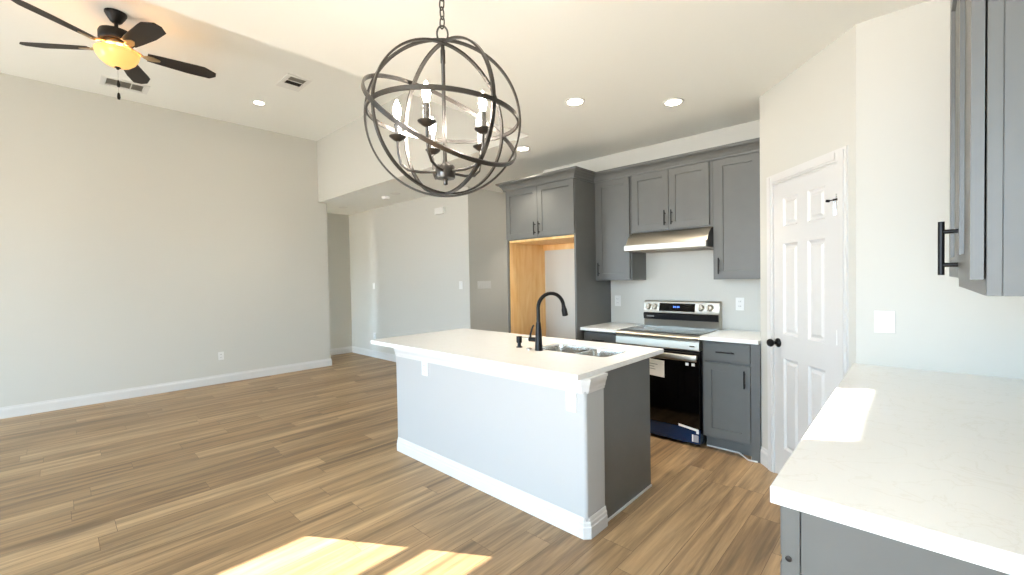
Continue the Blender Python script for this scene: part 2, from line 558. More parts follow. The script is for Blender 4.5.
# ------------------------------------------------------------------ pantry door
def pantry_door():
    def f(u, v, w):
        q = PA + PD * u + PN * w
        return (q.x, q.y, v)
    root = bpy.data.objects.new('door_1', None)
    COL.objects.link(root)
    root.location = (PA.x, PA.y, 0)
    struct(root)
    fr = lambda u, v, w: f(0.182 + u, 0.012 + v, -0.028 + w)
    holes = []
    for (a, c) in ((0.102, 0.256), (0.352, 0.506)):
        holes += [(a, c, 0.205, 0.835), (a, c, 1.0, 1.62), (a, c, 1.735, 1.93)]
    b = MB(); b.plate(0.606, 2.03, 0.032, holes, [(0.006, 0.006), (0.014, 0.011), (0.022, 0.011), (0.038, 0.003)], fr)
    slab = b.build('door_slab', M['white'], root)
    # casing: flat stepped profile on three sides, jamb inside
    b = MB()
    def cas(u0, u1, v0, v1):
        b.box(u0, u1, v0, v1, 0.0, 0.012, frame=f); b.box(u0 + 0.012, u1 - 0.014, v0 if v0 < 0.1 else v0 + 0.012, v1 - 0.014, 0.012, 0.019, frame=f)
    cas(0.106, 0.172, 0.0, 2.122); cas(0.796, 0.862, 0.0, 2.122); cas(0.172, 0.796, 2.056, 2.122)
    b.build('casing', M['white'], root)
    b = MB()
    b.box(0.172, 0.181, 0, 2.05, -0.09, 0.0, frame=f); b.box(0.789, 0.796, 0, 2.05, -0.09, 0.0, frame=f); b.box(0.172, 0.796, 2.045, 2.056, -0.09, 0.0, frame=f)
    b.build('jamb', M['white'], root)
    # knob
    c = Vector(f(0.228, 0.945, 0.004)); ax = Vector((PN.x, PN.y, 0))
    b = MB(); b.lathe([(0.032, 0), (0.032, 0.006), (0.026, 0.012), (0.012, 0.016)], c, 24, ax)
    ro = b.build('rosette', M['black'], slab, True)
    b = MB(); b.lathe([(0.011, 0.014), (0.011, 0.034), (0.02, 0.04), (0.027, 0.05), (0.028, 0.06), (0.022, 0.07), (0.001, 0.073)], c, 24, ax)
    b.build('knob', M['black'], slab, True)
    # hinges
    for z in (0.22, 1.06, 1.83):
        b = MB(); b.lathe([(0.006, -0.045), (0.006, 0.045)], f(0.79, z, 0.008), 10)
        b.box(0.778, 0.79, z - 0.045, z + 0.045, 0.003, 0.006, frame=f)
        b.build('hinge', M['plate'] if z < 1.5 else M['chrome'], root)
    # flip latch near the top
    b = MB(); b.tube([f(0.722, 1.845, 0.014), f(0.80, 1.842, 0.014)], 0.003, 8); b.lathe([(0.008, 0), (0.008, 0.016)], f(0.722, 1.845, 0.004), 12, ax)
    b.tube([f(0.77, 1.8435, 0.014), f(0.80, 1.8415, 0.014)], 0.006, 10)
    la = b.build('latch', M['black'], root)
    b = MB(); b.tube([f(0.768, 1.84, 0.012), f(0.768, 1.755, 0.009)], 0.0018, 6); b.tube([f(0.782, 1.835, 0.012), f(0.783, 1.755, 0.009)], 0.003, 6)
    b.build('latch_arm', M['chrome'], la)
pantry_door()

# ------------------------------------------------------------------ cabinet helpers
def bar_pull(c, axis, out, length, parent, r=0.0055, stand=0.03):
    """bar handle with two posts; c = centre on the face"""
    c = Vector(c); a = Vector(axis).normalized(); o = Vector(out).normalized()
    b = MB()
    b.tube([c + o * stand - a * length / 2, c + o * stand + a * length / 2], r, 12)
    for s in (-1, 1):
        b.tube([c + a * s * length * 0.31, c + o * stand + a * s * length * 0.31], r * 0.85, 10)
    return b.build('handle', M['black'], parent, True)

def fy(x0, z0, y):          # door facing -y: u = x, v = z
    return lambda u, v, w: (x0 + u, y - w, z0 + v)

SHAKER = [(0.0015, 0.0), (0.0035, 0.009)]

def shaker_y(x0, x1, z0, z1, yb, parent, name='door', rail=0.057, t=0.02):
    b = MB()
    w, h = x1 - x0, z1 - z0
    b.plate(w, h, t, [(rail, w - rail, rail, h - rail)], SHAKER, fy(x0, z0, yb))
    return b.build(name, M['grey'], parent)

# ------------------------------------------------------------------ refrigerator surround
FX0, FX1, FY = -3.365, -2.43, 3.515
def fridge_cabinet():
    r = thing('refrigerator_cabinet', 'tall grey cabinet surround with two doors above an empty maple-lined refrigerator alcove', 'cabinet', ((FX0 + FX1) / 2, YK, 0))
    b = MB(); b.box(FX0, FX0 + 0.012, FY, YK - 0.001, 0, 2.43); b.box(FX0 + 0.012, FX0 + 0.02, FY, FY + 0.02, 0, 2.43)
    b.build('side_panel', M['grey'], r)
    b = MB(); b.box(FX0 + 0.0122, FX0 + 0.02, FY + 0.0202, YK - 0.001, 0, 1.83)
    b.build('panel_lining', M['maple'], r)
    b = MB(); b.box(FX1 - 0.012, FX1, FY, YK - 0.001, 0, 2.43); b.box(FX1 - 0.02, FX1 - 0.012, FY, FY + 0.02, 0, 2.43)
    b.build('side_panel', M['grey'], r)
    b = MB(); b.box(FX1 - 0.02, FX1 - 0.0122, FY + 0.0202, YK - 0.001, 0, 1.83)
    b.build('panel_lining', M['maple'], r)
    b = MB(); b.box(FX0 + 0.02, FX1 - 0.02, FY, YK - 0.001, 1.85, 2.43)
    body = b.build('cabinet_body', M['grey'], r)
    b = MB(); b.box(FX0 + 0.0205, FX1 - 0.0205, FY + 0.02, YK - 0.001, 1.825, 1.8499); b.box(FX0 + 0.0205, FX1 - 0.0205, YK - 0.03, YK - 0.001, 1.76, 1.8249)
    b.build('underside', M['maple'], r)
    mid = (FX0 + FX1) / 2
    dl = shaker_y(FX0 + 0.012, mid - 0.002, 1.858, 2.395, FY, r)
    dr = shaker_y(mid + 0.002, FX1 - 0.006, 1.858, 2.395, FY, r)
    bar_pull((mid - 0.03, FY - 0.02, 1.95), (0, 0, 1), (0, -1, 0), 0.135, dl)
    bar_pull((mid + 0.03, FY - 0.02, 1.95), (0, 0, 1), (0, -1, 0), 0.135, dr)
fridge_cabinet()

# ------------------------------------------------------------------ wall cabinets over the range wall
UY = 3.868        # box front
def wall_cabinet(x0, x1, z0, label, doors):
    r = thing('wall_cabinet', label, 'cabinet', ((x0 + x1) / 2, YK, z0), 'grey wall cabinets along the range wall')
    b = MB(); b.box(x0, x1, UY, YK, z0, 2.43, 0.0015, 1)
    b.build('cabinet_body', M['grey'], r)
    for (a, c, hx) in doors:
        d = shaker_y(a, c, z0 + 0.014, 2.395, UY, r)
        bar_pull((hx, UY - 0.02, z0 + 0.014 + 0.1), (0, 0, 1), (0, -1, 0), 0.135, d)
wall_cabinet(-2.428, -2.016, 1.388, 'narrow grey wall cabinet between refrigerator alcove and range hood', [(-2.398, -2.033, -2.372)])
wall_cabinet(-2.015, -1.262, 1.842, 'short grey two-door wall cabinet directly above the range hood', [(-2.0, -1.643, -1.672), (-1.638, -1.288, -1.608)])
wall_cabinet(-1.261, -0.851, 1.388, 'tall grey wall cabinet right of range hood beside the pantry corner', [(-1.236, -0.895, -1.207)])

# crown moulding running along all of them
b = MB()
cp = [(0.0, 2.397), (0.010, 2.397), (0.012, 2.412), (0.018, 2.42), (0.026, 2.436), (0.046, 2.457), (0.064, 2.465), (0.066, 2.472), (0.074, 2.474), (0.074, 2.486), (0.0, 2.486)]
b.sweep([(FX0 - 0.001, YK - 0.001), (FX0 - 0.001, FY - 0.021), (FX1 + 0.001, FY - 0.021), (FX1 + 0.001, UY - 0.021), (-0.851, UY - 0.021)][::-1], [(-o, z) for o, z in cp])
o = b.build('crown_molding', M['grey'])
tag(o, 'grey crown molding running along the tops of the kitchen wall cabinets', 'molding')
origin_box(o, (FX1, UY, 2.397))

# ------------------------------------------------------------------ range hood
def hood():
    x0, x1 = -2.012, -1.264
    r = thing('range_hood', 'stainless steel under-cabinet range hood above the cooktop', 'range hood', ((x0 + x1) / 2, YK, 1.66))
    fr = lambda a, b_, h: (h, a, b_)
    prof = [(YK - 0.002, 1.84), (3.868, 1.84), (3.83, 1.827), (3.78, 1.79), (3.745, 1.742), (3.735, 1.722), (3.7, 1.716), (3.7, 1.668), (3.706, 1.662), (YK - 0.002, 1.662)]
    b = MB(); b.prism(prof, x0 + 0.003, x1 - 0.003, fr); b.build('hood_body', M['steel'], r, True)
    b = MB(); b.prism([(YK - 0.002, 1.839), (3.87, 1.839), (3.832, 1.826), (3.782, 1.789), (3.747, 1.741), (3.737, 1.721), (3.737, 1.668), (YK - 0.002, 1.668)], x1 - 0.0029, x1, fr)
    b.build('end_cap', M['blackplastic'], r)
    b = MB(); b.prism([(YK - 0.002, 1.839), (3.87, 1.839), (3.832, 1.826), (3.782, 1.789), (3.747, 1.741), (3.737, 1.721), (3.737, 1.668), (YK - 0.002, 1.668)], x0, x0 + 0.0029, fr)
    b.build('end_cap', M['steel'], r)
    b = MB(); b.box(x0 + 0.06, x1 - 0.06, 3.8, 4.15, 1.657, 1.6619); b.build('grease_filter', M['greyvent'], r)
hood()

# ------------------------------------------------------------------ range
def kitchen_range():
    x0, x1 = -2.033, -1.281
    yf = 3.6
    r = thing('range', 'stainless steel electric range with black glass door and blue-filmed drawer', 'range', ((x0 + x1) / 2, YK, 0))
    b = MB(); b.box(x0, x1, yf + 0.045, YK - 0.02, 0.03, 0.9); b.box(x0 + 0.03, x1 - 0.03, yf + 0.08, YK - 0.05, 0.0, 0.03)
    b.build('oven_body', M['blackplastic'], r)
    # cooktop glass and steel rim
    b = MB(); b.box(x0 + 0.012, x1 - 0.012, 3.63, 4.086, 0.928, 0.934, 0.002, 2); ct = b.build('cooktop', M['cooktop'], r)
    for (bx, by, br) in ((-1.86, 3.77, 0.1), (-1.46, 3.77, 0.115), (-1.86, 4.0, 0.08), (-1.46, 4.0, 0.08)):
        b = MB(); b.lathe([(br, 0), (br, 0.0005), (br - 0.003, 0.0006), (br - 0.003, 0)], (bx, by, 0.9341), 40, cap=False); b.build('burner_ring', M['greyvent'], ct)
    fr = lambda a, b_, h: (h, a, b_)
    b = MB(); b.prism([(4.086, 0.9), (4.086, 0.929), (3.64, 0.929), (3.592, 0.927), (3.573, 0.92), (3.565, 0.908), (3.567, 0.895), (3.58, 0.888), (3.58, 0.88), (3.571, 0.876), (3.562, 0.815), (3.572, 0.806), (3.66, 0.806), (3.66, 0.9)], x0, x1, fr)
    ft = b.build('front_panel', M['steel'], r, True)
    b = MB(); b.box(x1 - 0.075, x1 - 0.03, 3.561, 3.567, 0.838, 0.85, 0.002, 1); b.build('badge', M['chrome'], ft)
    # door
    b = MB(); b.box(x0 + 0.004, x1 - 0.004, yf - 0.012, yf + 0.044, 0.158, 0.788, 0.004, 2); d = b.build('oven_door', M['blackglass'], r)
    b = MB()
    b.box(x0 + 0.03, x1 - 0.008, 3.53, 3.55, 0.722, 0.775, 0.008, 3)
    b.box(x0 + 0.05, x0 + 0.08, 3.55, 3.589, 0.735, 0.762); b.box(x1 - 0.05, x1 - 0.02, 3.55, 3.589, 0.735, 0.762)
    b.build('door_handle', M['steel'], d, True)
    b = MB(); b.box(-1.80, -1.58, 3.5865, 3.5878, 0.555, 0.70, frame=lambda a, c, e: (a, c, e - (a + 1.7) * 0.06)); lab = b.build('paper_label', M['paper'], d)
    b = MB()
    for k, (a, c) in enumerate(((-1.78, -1.64), (-1.78, -1.67), (-1.78, -1.66))):
        b.box(a, c, 3.5858, 3.5866, 0.655 - k * 0.022, 0.661 - k * 0.022, frame=lambda a_, c_, e: (a_, c_, e - (a_ + 1.7) * 0.06))
    b.build('label_print', M['print'], lab)
    for sx in (-1.385, -1.335):
        b = MB(); b.box(sx - 0.013, sx + 0.013, 3.5865, 3.5878, 0.677, 0.7); b.build('sticker', M['paper'], d)
    # drawer in blue film
    b = MB(); b.box(x0 + 0.004, x1 - 0.004, yf - 0.004, yf + 0.044, 0.028, 0.152, 0.003, 2); dw = b.build('storage_drawer', M['film'], r)
    b = MB(); b.box(-1.46, -1.295, 3.5945, 3.5958, 0.15, 0.168, frame=lambda a, c, e: (a, c - 0.0095, e - (a + 1.38) * 0.12)); b.build('tape', M['paper'], d)
    b = MB(); b.box(-1.352, -1.30, 3.5945, 3.5958, 0.046, 0.105); st = b.build('film_label', M['print'], dw)
    b = MB(); b.box(-1.318, -1.297, 3.5945, 3.5957, 0.118, 0.142); b.build('film_label', M['paper'], dw)
    b = MB(); b.box(-1.352, -1.342, 3.5938, 3.5946, 0.046, 0.105); b.build('label_edge', M['paper'], dw)
    # back guard
    b = MB(); b.prism([(YK - 0.015, 0.9), (4.095, 0.9), (4.088, 0.934), (4.086, 1.045), (4.078, 1.062), (4.1, 1.172), (4.112, 1.182), (YK - 0.015, 1.182)], x0 + 0.028, x1 - 0.004, fr)
    bgd = b.build('back_guard', M['steel'], r, True)
    # black vent strip
    b = MB(); b.prism([(4.0855, 0.998), (4.068, 1.004), (4.062, 1.05), (4.075, 1.064), (4.0855, 1.05)], x0 + 0.032, x1 - 0.008, fr); b.build('vent_strip', M['blackplastic'], bgd)
    sl = lambda z: 4.078 + (z - 1.062) * 0.022 / 0.11
    b = MB(); b.prism([(sl(1.082) - 0.0002, 1.082), (sl(1.082) - 0.004, 1.082), (sl(1.16) - 0.004, 1.16), (sl(1.16) - 0.0002, 1.16)], -1.845, -1.5, fr)
    dp = b.build('display', M['blackglass'], bgd)
    b = MB()
    for a in (-1.705, -1.69, -1.67, -1.655):
        b.box(a, a + 0.009, sl(1.125) - 0.0055, sl(1.125) - 0.0045, 1.117, 1.133)
    b.build('clock_digits', M['digits'], dp)
    b = MB()
    for k in range(6):
        b.box(-1.965 + k * 0.013, -1.956 + k * 0.013, 4.0605, 4.0655, 1.024, 1.036)
    b.build('lettering', M['print'], bgd)
    for kx in (-1.955, -1.89, -1.445, -1.365):
        z = 1.122
        c = Vector((kx, sl(z) - 0.001, z)); ax = Vector((0, -1, 0.2))
        b = MB(); b.lathe([(0.033, 0), (0.033, 0.006), (0.028, 0.008), (0.026, 0.03), (0.023, 0.033), (0.0, 0.033)], c, 24, ax)
        k = b.build('knob', M['steel'], bgd, True)
        b = MB(); b.box(-0.0035, 0.0035, -0.021, 0.021, 0.033, 0.041, frame=lambda u, v, w: tuple(c + Vector((1, 0, 0)) * u + Vector((0, 0.2, 1)).normalized() * v + ax.normalized() * w))
        b.build('knob_grip', M['chrome'], k)
kitchen_range()

# ------------------------------------------------------------------ base cabinets and worktops on the range wall
CT = 0.932
def base_cabinet(x0, x1, dx0, dx1, label, hx):
    yf = 3.628
    r = thing('base_cabinet', label, 'cabinet', ((x0 + x1) / 2, YK, 0), 'grey base cabinets beside the range')
    b = MB(); b.box(x0, x1, yf, YK - 0.001, 0.11, CT - 0.031, 0.001, 1); b.build('cabinet_body', M['grey'], r)
    b = MB(); b.box(x0, x1, yf + 0.075, YK - 0.001, 0.0, 0.1099); b.build('toe_kick', M['grey'], r)
    d = shaker_y(dx0, dx1, 0.135, 0.722, yf, r)
    bar_pull((hx, yf - 0.02, 0.62), (0, 0, 1), (0, -1, 0), 0.135, d)
    b = MB(); b.box(dx0, dx1, yf - 0.02, yf, 0.742, 0.882, 0.002, 1); dr = b.build('drawer', M['grey'], r)
    bar_pull(((dx0 + dx1) / 2, yf - 0.02, 0.815), (1, 0, 0), (0, -1, 0), 0.135, dr)
    return r
rb = base_cabinet(-1.272, -0.851, -1.258, -0.917, 'grey base cabinet with one drawer and door right of the range', -0.952)
b = MB(); b.box(-0.912, -0.851, 3.612, 3.6279, 0.0, CT - 0.031); b.build('filler_strip', M['grey'], rb)
b = MB(); b.tube([(-1.268, 3.70, 0.006), (-1.02, 3.70, 0.006), (-0.93, 3.60, 0.006), (-0.868, 3.607, 0.006)], 0.006, 8); b.build('caulk_bead', M['white'], rb)
base_cabinet(-2.428, -2.042, -2.41, -2.05, 'grey base cabinet left of the range, mostly hidden behind the island', -2.08)
def worktop(x0, x1, label):
    b = MB(); b.box(x0, x1, 3.568, YK - 0.0005, CT - 0.03, CT, 0.003, 2)
    o = b.build('countertop', M['quartz'])
    tag(o, label, 'countertop', 'white quartz countertops')
    origin_box(o, ((x0 + x1) / 2, 3.9, CT - 0.03))
worktop(-1.276, -0.8505, 'white quartz countertop over the drawer cabinet right of the range')
worktop(-2.429, -2.038, 'white quartz countertop between the range and the refrigerator alcove')

# ------------------------------------------------------------------ island
IX0, IX1, IY0, IYM, IY1 = -3.19, -1.30, 1.95, 2.135, 2.745
IZ = 0.884
def island():
    r = thing('kitchen_island', 'white-walled kitchen island with grey cabinet end and white baseboard', 'island', ((IX0 + IX1) / 2, 2.3, 0))
    b = MB(); b.box(IX0, IX1, IY0, IYM, 0.0, IZ - 0.001)
    es = [e for e in b.bm.edges if abs(e.verts[0].co.z - e.verts[1].co.z) > 0.5 and e.verts[0].co.y < IY0 + 0.01]
    bmesh.ops.bevel(b.bm, geom=es, offset=0.018, segments=5, affect='EDGES', profile=0.5)
    b.build('knee_wall', M['island'], r, True)
    ch = 0.022
    path = [(IX0, IYM), (IX0, IY0 + ch), (IX0 + ch, IY0), (IX1 - ch, IY0), (IX1, IY0 + ch), (IX1, IYM)]
    bb = [(0, 0), (0.016, 0), (0.016, 0.062), (0.0125, 0.068), (0.0125, 0.085), (0.008, 0.091), (0.007, 0.104), (0.004, 0.112), (0, 0.112)]
    b = MB(); b.sweep(path, bb); b.build('baseboard', M['white'], r)
    tr = [(0, 0.795), (0.006, 0.795), (0.008, 0.808), (0.012, 0.812), (0.014, 0.83), (0.022, 0.85), (0.024, 0.866), (0.029, 0.868), (0.029, IZ - 0.0005), (0, IZ - 0.0005)]
    b = MB(); b.sweep(path, tr); b.build('cornice_trim', M['white'], r)
    x1 = IX1 - 0.012
    b = MB(); b.box(x1 - 0.02, x1, IYM + 0.0005, IY1, 0.0, IZ - 0.001); b.build('end_panel', M['grey'], r)
    b = MB(); b.box(IX0 + 0.012, IX0 + 0.032, IYM + 0.0005, IY1, 0.0, IZ - 0.001); b.build('end_panel', M['grey'], r)
    b = MB(); b.box(IX0 + 0.0325, x1 - 0.0205, IY1 - 0.02, IY1, 0.1, IZ - 0.001); fcs = b.build('cabinet_front', M['grey'], r)
    b = MB(); b.box(IX0 + 0.0325, x1 - 0.0205, IY1 - 0.09, IY1 - 0.075, 0.0, 0.1); b.build('toe_kick', M['grey'], r)
    n = 4
    wd = (x1 - 0.03 - (IX0 + 0.04)) / n
    for k in range(n):
        a = IX0 + 0.04 + k * wd
        b = MB(); b.plate(wd - 0.006, 0.7, 0.02, [(0.057, wd - 0.063, 0.057, 0.643)], SHAKER, lambda u, v, w, a=a: (a + u, IY1 + 0.0005 + w, 0.13 + v))
        d = b.build('door', M['grey'], r)
        bar_pull((a + wd - 0.04, IY1 + 0.02, 0.72), (0, 0, 1), (0, 1, 0), 0.135, d)
    b = MB(); b.box(x1 + 0.0002, x1 + 0.008, IYM + 0.02, IY1, 0.0, 0.012); b.build('floor_strip', M['white'], r)
island()

SX0, SX1, SY0, SY1 = -2.045, -1.44, 2.385, 2.70
def rrect(x0, x1, y0, y1, rad, n=6):
    P = []
    for cx, cy, a0 in ((x1 - rad, y1 - rad, 0), (x0 + rad, y1 - rad, PI / 2), (x0 + rad, y0 + rad, PI), (x1 - rad, y0 + rad, 1.5 * PI)):
        for k in range(n + 1):
            a = a0 + PI / 2 * k / n
            P.append((cx + rad * math.cos(a), cy + rad * math.sin(a)))
    return P

def island_top():
    bm = bmesh.new()
    z0, z1 = IZ, 0.914
    outer = rrect(-3.45, -1.292, 1.868, 2.93, 0.006, 3)
    inner = rrect(SX0, SX1, SY0, SY1, 0.05)
    eds = []
    for loop in (outer, inner):
        vs = [bm.verts.new((x, y, z1)) for x, y in loop]
        eds += [bm.edges.new((vs[k], vs[(k + 1) % len(vs)])) for k in range(len(vs))]
    bmesh.ops.triangle_fill(bm, use_beauty=True, use_dissolve=False, edges=eds)
    res = bmesh.ops.extrude_face_region(bm, geom=list(bm.faces))
    bmesh.ops.translate(bm, verts=[v for v in res['geom'] if isinstance(v, bmesh.types.BMVert)], vec=(0, 0, z0 - z1))
    m = MB(); m.bm.free(); m.bm = bm
    o = m.build('countertop', M['quartz'])
    tag(o, 'large white quartz countertop on the island with a sink cutout', 'countertop', 'white quartz countertops')
    origin_box(o, (-2.37, 2.4, z0))
island_top()

def sink():
    r = thing('kitchen_sink', 'double-bowl stainless steel sink set under the island countertop', 'sink', ((SX0 + SX1) / 2, (SY0 + SY1) / 2, 0.70))
    zt = 0.904
    xm = -1.72
    for (a, c, dep) in ((SX0 + 0.004, xm - 0.012, 0.19), (xm + 0.012, SX1 - 0.004, 0.19)):
        b = MB()
        loops = []
        for ins, z, rad in ((-0.0015, zt, 0.05), (0.001, zt + 0.0005, 0.05), (0.004, zt - 0.03, 0.05), (0.012, zt - dep + 0.03, 0.05), (0.02, zt - dep + 0.008, 0.05), (0.04, zt - dep, 0.04)):
            loops.append([b.bm.verts.new((x, y, z)) for x, y in rrect(a + ins, c - ins, SY0 + 0.004 + ins, SY1 - 0.004 - ins, rad)])
        n = len(loops[0])
        for p, q in zip(loops, loops[1:]):
            for k in range(n):
                b.bm.faces.new((p[k], p[(k + 1) % n], q[(k + 1) % n], q[k]))
        b.bm.faces.new(loops[-1])
        bo = b.build('bowl', M['sinksteel'], r, True)
        b = MB(); b.lathe([(0.04, 0), (0.04, 0.003), (0.03, 0.004), (0.0, 0.001)], ((a + c) / 2, (SY0 + SY1) / 2, zt - dep + 0.001), 24)
        b.build('drain', M['chrome'], bo, True)
    b = MB(); b.box(xm - 0.0095, xm + 0.0095, SY0 + 0.006, SY1 - 0.006, zt - 0.012, zt - 0.001, 0.003, 2); b.build('divider', M['sinksteel'], r, True)
sink()

def faucet():
    x, y, z = -1.95, 2.345, 0.914
    r = thing('faucet', 'tall matte black gooseneck pull-down faucet beside the island sink', 'faucet', (x, y, z))
    b = MB(); b.lathe([(0.03, 0), (0.03, 0.006), (0.027, 0.012), (0.0245, 0.08), (0.02, 0.16), (0.0165, 0.2)], (x, y, z), 28); b.build('faucet_body', M['black'], r, True)
    dx, dy = 0.42, 0.907
    pts = [(x, y, z + 0.19), (x, y, z + 0.30)]
    rad = 0.102
    for k in range(1, 15):
        a = PI - k * (PI + 0.15) / 14 * 0.93
        pts.append((x + dx * (rad + rad * math.cos(a)), y + dy * (rad + rad * math.cos(a)), z + 0.30 + rad * math.sin(a)))
    b = MB(); b.tube(pts, 0.0135, 14); b.build('spout', M['black'], r, True)
    e = Vector(pts[-1]); t = (Vector(pts[-1]) - Vector(pts[-2])).normalized()
    b = MB(); b.lathe([(0.0145, -0.005), (0.0155, 0.01), (0.021, 0.03), (0.022, 0.07), (0.018, 0.074), (0.0, 0.074)], e, 20, t); b.build('spray_head', M['black'], r, True)
    b = MB(); b.tube([(x, y, z + 0.075), (x - 0.078, y - 0.01, z + 0.075)], 0.0165, 16); lh = b.build('lever_hub', M['black'], r, True)
    b = MB(); b.tube([(x - 0.068, y - 0.01, z + 0.08), (x - 0.066, y - 0.012, z + 0.11), (x - 0.052, y - 0.012, z + 0.15), (x - 0.036, y - 0.012, z + 0.178)], [0.008, 0.007, 0.0065, 0.006], 10); b.build('lever', M['black'], lh, True)
faucet()
def soap():
    x, y, z = -2.155, 2.365, 0.914
    r = thing('soap_dispenser', 'small black soap dispenser pump left of the gooseneck faucet', 'soap dispenser', (x, y, z))
    b = MB(); b.lathe([(0.024, 0), (0.024, 0.005), (0.015, 0.008), (0.013, 0.03), (0.021, 0.036), (0.021, 0.082), (0.0, 0.084)], (x, y, z), 20); b.build('pump', M['black'], r, True)
    b = MB(); b.tube([(x + 0.014, y + 0.003, z + 0.072), (x + 0.07, y + 0.016, z + 0.074), (x + 0.1, y + 0.022, z + 0.068)], 0.005, 8); b.build('nozzle', M['chrome'], r, True)
soap()
b = MB(); b.lathe([(0.022, 0), (0.022, 0.004), (0.016, 0.008), (0.0, 0.009)], (-2.04, 2.345, 0.914), 20)
o = b.build('hole_cover', M['chrome'], None, True)
tag(o, 'small round chrome sink hole cover between soap dispenser and faucet', 'hole cover'); origin_box(o, (-2.04, 2.345, 0.914))

# ------------------------------------------------------------------ units on the right
RCT = 0.936
def right_units():
    # base cabinet, its finished end faces the camera
    yb = 1.168
    r = thing('base_cabinet', 'dark grey base cabinet end under the near right countertop', 'cabinet', (0.1, 2.0, 0))
    b = MB(); b.box(-0.222, XR - 0.001, yb + 0.012, PB.y - 0.001, 0.11, RCT - 0.041); b.box(-0.15, XR - 0.001, yb + 0.012, PB.y - 0.001, 0, 0.1099); b.build('cabinet_body', M['grey'], r)
    b = MB(); b.box(-0.192, XR - 0.001, yb + 0.002, yb + 0.0118, 0.0, RCT - 0.041); b.build('end_panel', M['grey'], r)
    b = MB(); b.box(-0.231, -0.1945, yb, yb + 0.0118, 0.0, RCT - 0.041, 0.001, 1); st = b.build('stile', M['grey'], r)
    b = MB(); b.lathe([(0.007, 0), (0.007, 0.002), (0.0, 0.003)], (-0.217, yb, 0.757), 12, (0, -1, 0)); b.build('screw_cap', M['blackplastic'], st)
    for k in range(3):
        y0 = yb + 0.03 + k * 0.585
        fr = lambda u, v, w, y0=y0: (-0.222 - w, y0 + u, v)
        b = MB(); b.plate(0.575, 0.59, 0.018, [(0.057, 0.518, 0.057, 0.533)], SHAKER, lambda u, v, w, fr=fr: fr(u, 0.135 + v, w)); d = b.build('door', M['grey'], r)
        bar_pull((-0.24, y0 + 0.52, 0.64), (0, 0, 1), (-1, 0, 0), 0.135, d)
        b = MB(); b.box(-0.24, -0.2221, y0, y0 + 0.575, 0.742, 0.88, 0.002, 1); d = b.build('drawer', M['grey'], r)
        bar_pull((-0.24, y0 + 0.29, 0.81), (0, 1, 0), (-1, 0, 0), 0.135, d)
    b = MB(); b.box(-0.247, XR - 0.0005, 1.128, PB.y - 0.0005, RCT - 0.04, RCT, 0.003, 2)
    o = b.build('countertop', M['quartz'])
    tag(o, 'wide white quartz countertop in the near right corner with a sunlit patch', 'countertop', 'white quartz countertops')
    origin_box(o, (0.1, 2.0, RCT - 0.04))
    # wall cabinet
    y0, y1 = 1.4, 2.22
    z0 = 1.372
    r = thing('wall_cabinet', 'near grey wall cabinet above the right countertop, seen from its end with one black handle', 'cabinet', (XR, 1.8, z0))
    b = MB(); b.box(0.1135, XR - 0.001, y0 + 0.006, y1, z0, 2.44); b.build('cabinet_body', M['grey'], r)
    b = MB(); b.box(0.1385, XR - 0.001, y0 + 0.002, y0 + 0.0058, z0, 2.44); b.build('end_panel', M['grey'], r)
    b = MB(); b.box(0.1135, 0.137, y0, y0 + 0.0058, z0, 2.44, 0.001, 1); b.build('stile', M['grey'], r)
    ds = []
    for a, c in ((y0 + 0.004, 1.806), (1.812, y1 - 0.006)):
        b = MB(); w = c - a
        b.plate(w, 0.98, 0.021, [(0.062, w - 0.062, 0.062, 0.918)], [(0.002, 0.0), (0.004, 0.01)], lambda u, v, w_, a=a: (0.11 - w_, a + u, z0 + 0.036 + v))
        ds.append(b.build('door', M['grey'], r))
    bar_pull((0.0905, 1.772, 1.494), (0, 0, 1), (-1, 0, 0), 0.155, ds[0], 0.0075, 0.036)
right_units()

# ------------------------------------------------------------------ outlets, switches, small wall items (built facing -y, then turned)
def outlet(label, loc, rz, group='white wall outlets'):
    r = thing('outlet', label, 'outlet', loc, group, rz)
    b = MB(); b.box(-0.035, 0.035, -0.006, 0, -0.057, 0.057, 0.002, 2); b.build('cover_plate', M['plate'], r, local=True)
    for s in (-1, 1):
        b = MB(); b.prism(rrect(-0.016, 0.016, s * 0.021 - 0.014, s * 0.021 + 0.014, 0.008, 4), -0.0085, -0.006, lambda a, c, h: (a, h, c)); f = b.build('receptacle', M['plate'], r, local=True)
        b = MB(); b.box(-0.008, -0.0055, -0.0092, -0.0085, s * 0.021 - 0.005, s * 0.021 + 0.007); b.box(0.0055, 0.008, -0.0092, -0.0085, s * 0.021 - 0.005, s * 0.021 + 0.007); b.build('slots', M['slot'], f, local=True)
    return r
def switch(label, loc, rz, gangs=1, w=0.07):
    r = thing('light_switch', label, 'switch', loc, 'white wall switches', rz)
    b = MB(); b.box(-w / 2, w / 2, -0.006, 0, -0.057, 0.057, 0.002, 2); b.build('cover_plate', M['plate'], r, local=True)
    p = 0.046
    for k in range(gangs):
        cx = (k - (gangs - 1) / 2) * p
        b = MB(); b.prism([(-0.033, -0.006), (-0.033, -0.008), (0.0, -0.0095), (0.033, -0.012), (0.033, -0.006)], cx - 0.0165, cx + 0.0165, lambda a, c, h: (h, c, a)); b.build('rocker', M['plate'], r, local=True)
    return r
outlet('white outlet low on the long living room wall', (XL, 1.61, 0.392), PI / 2)
o1 = outlet('white outlet on the island front near its left end', (-2.77, IY0, 0.745), 0)
copy_tree(o1, (-1.392, IY0, 0.74), 0, 'white outlet on the island front near its right corner')
copy_tree(o1, (-2.345, YK, 1.165), 0, 'white outlet on the backsplash left of the range')
copy_tree(o1, (-7.35, YH, 0.4), 0, 'white outlet low on the far hall wall')
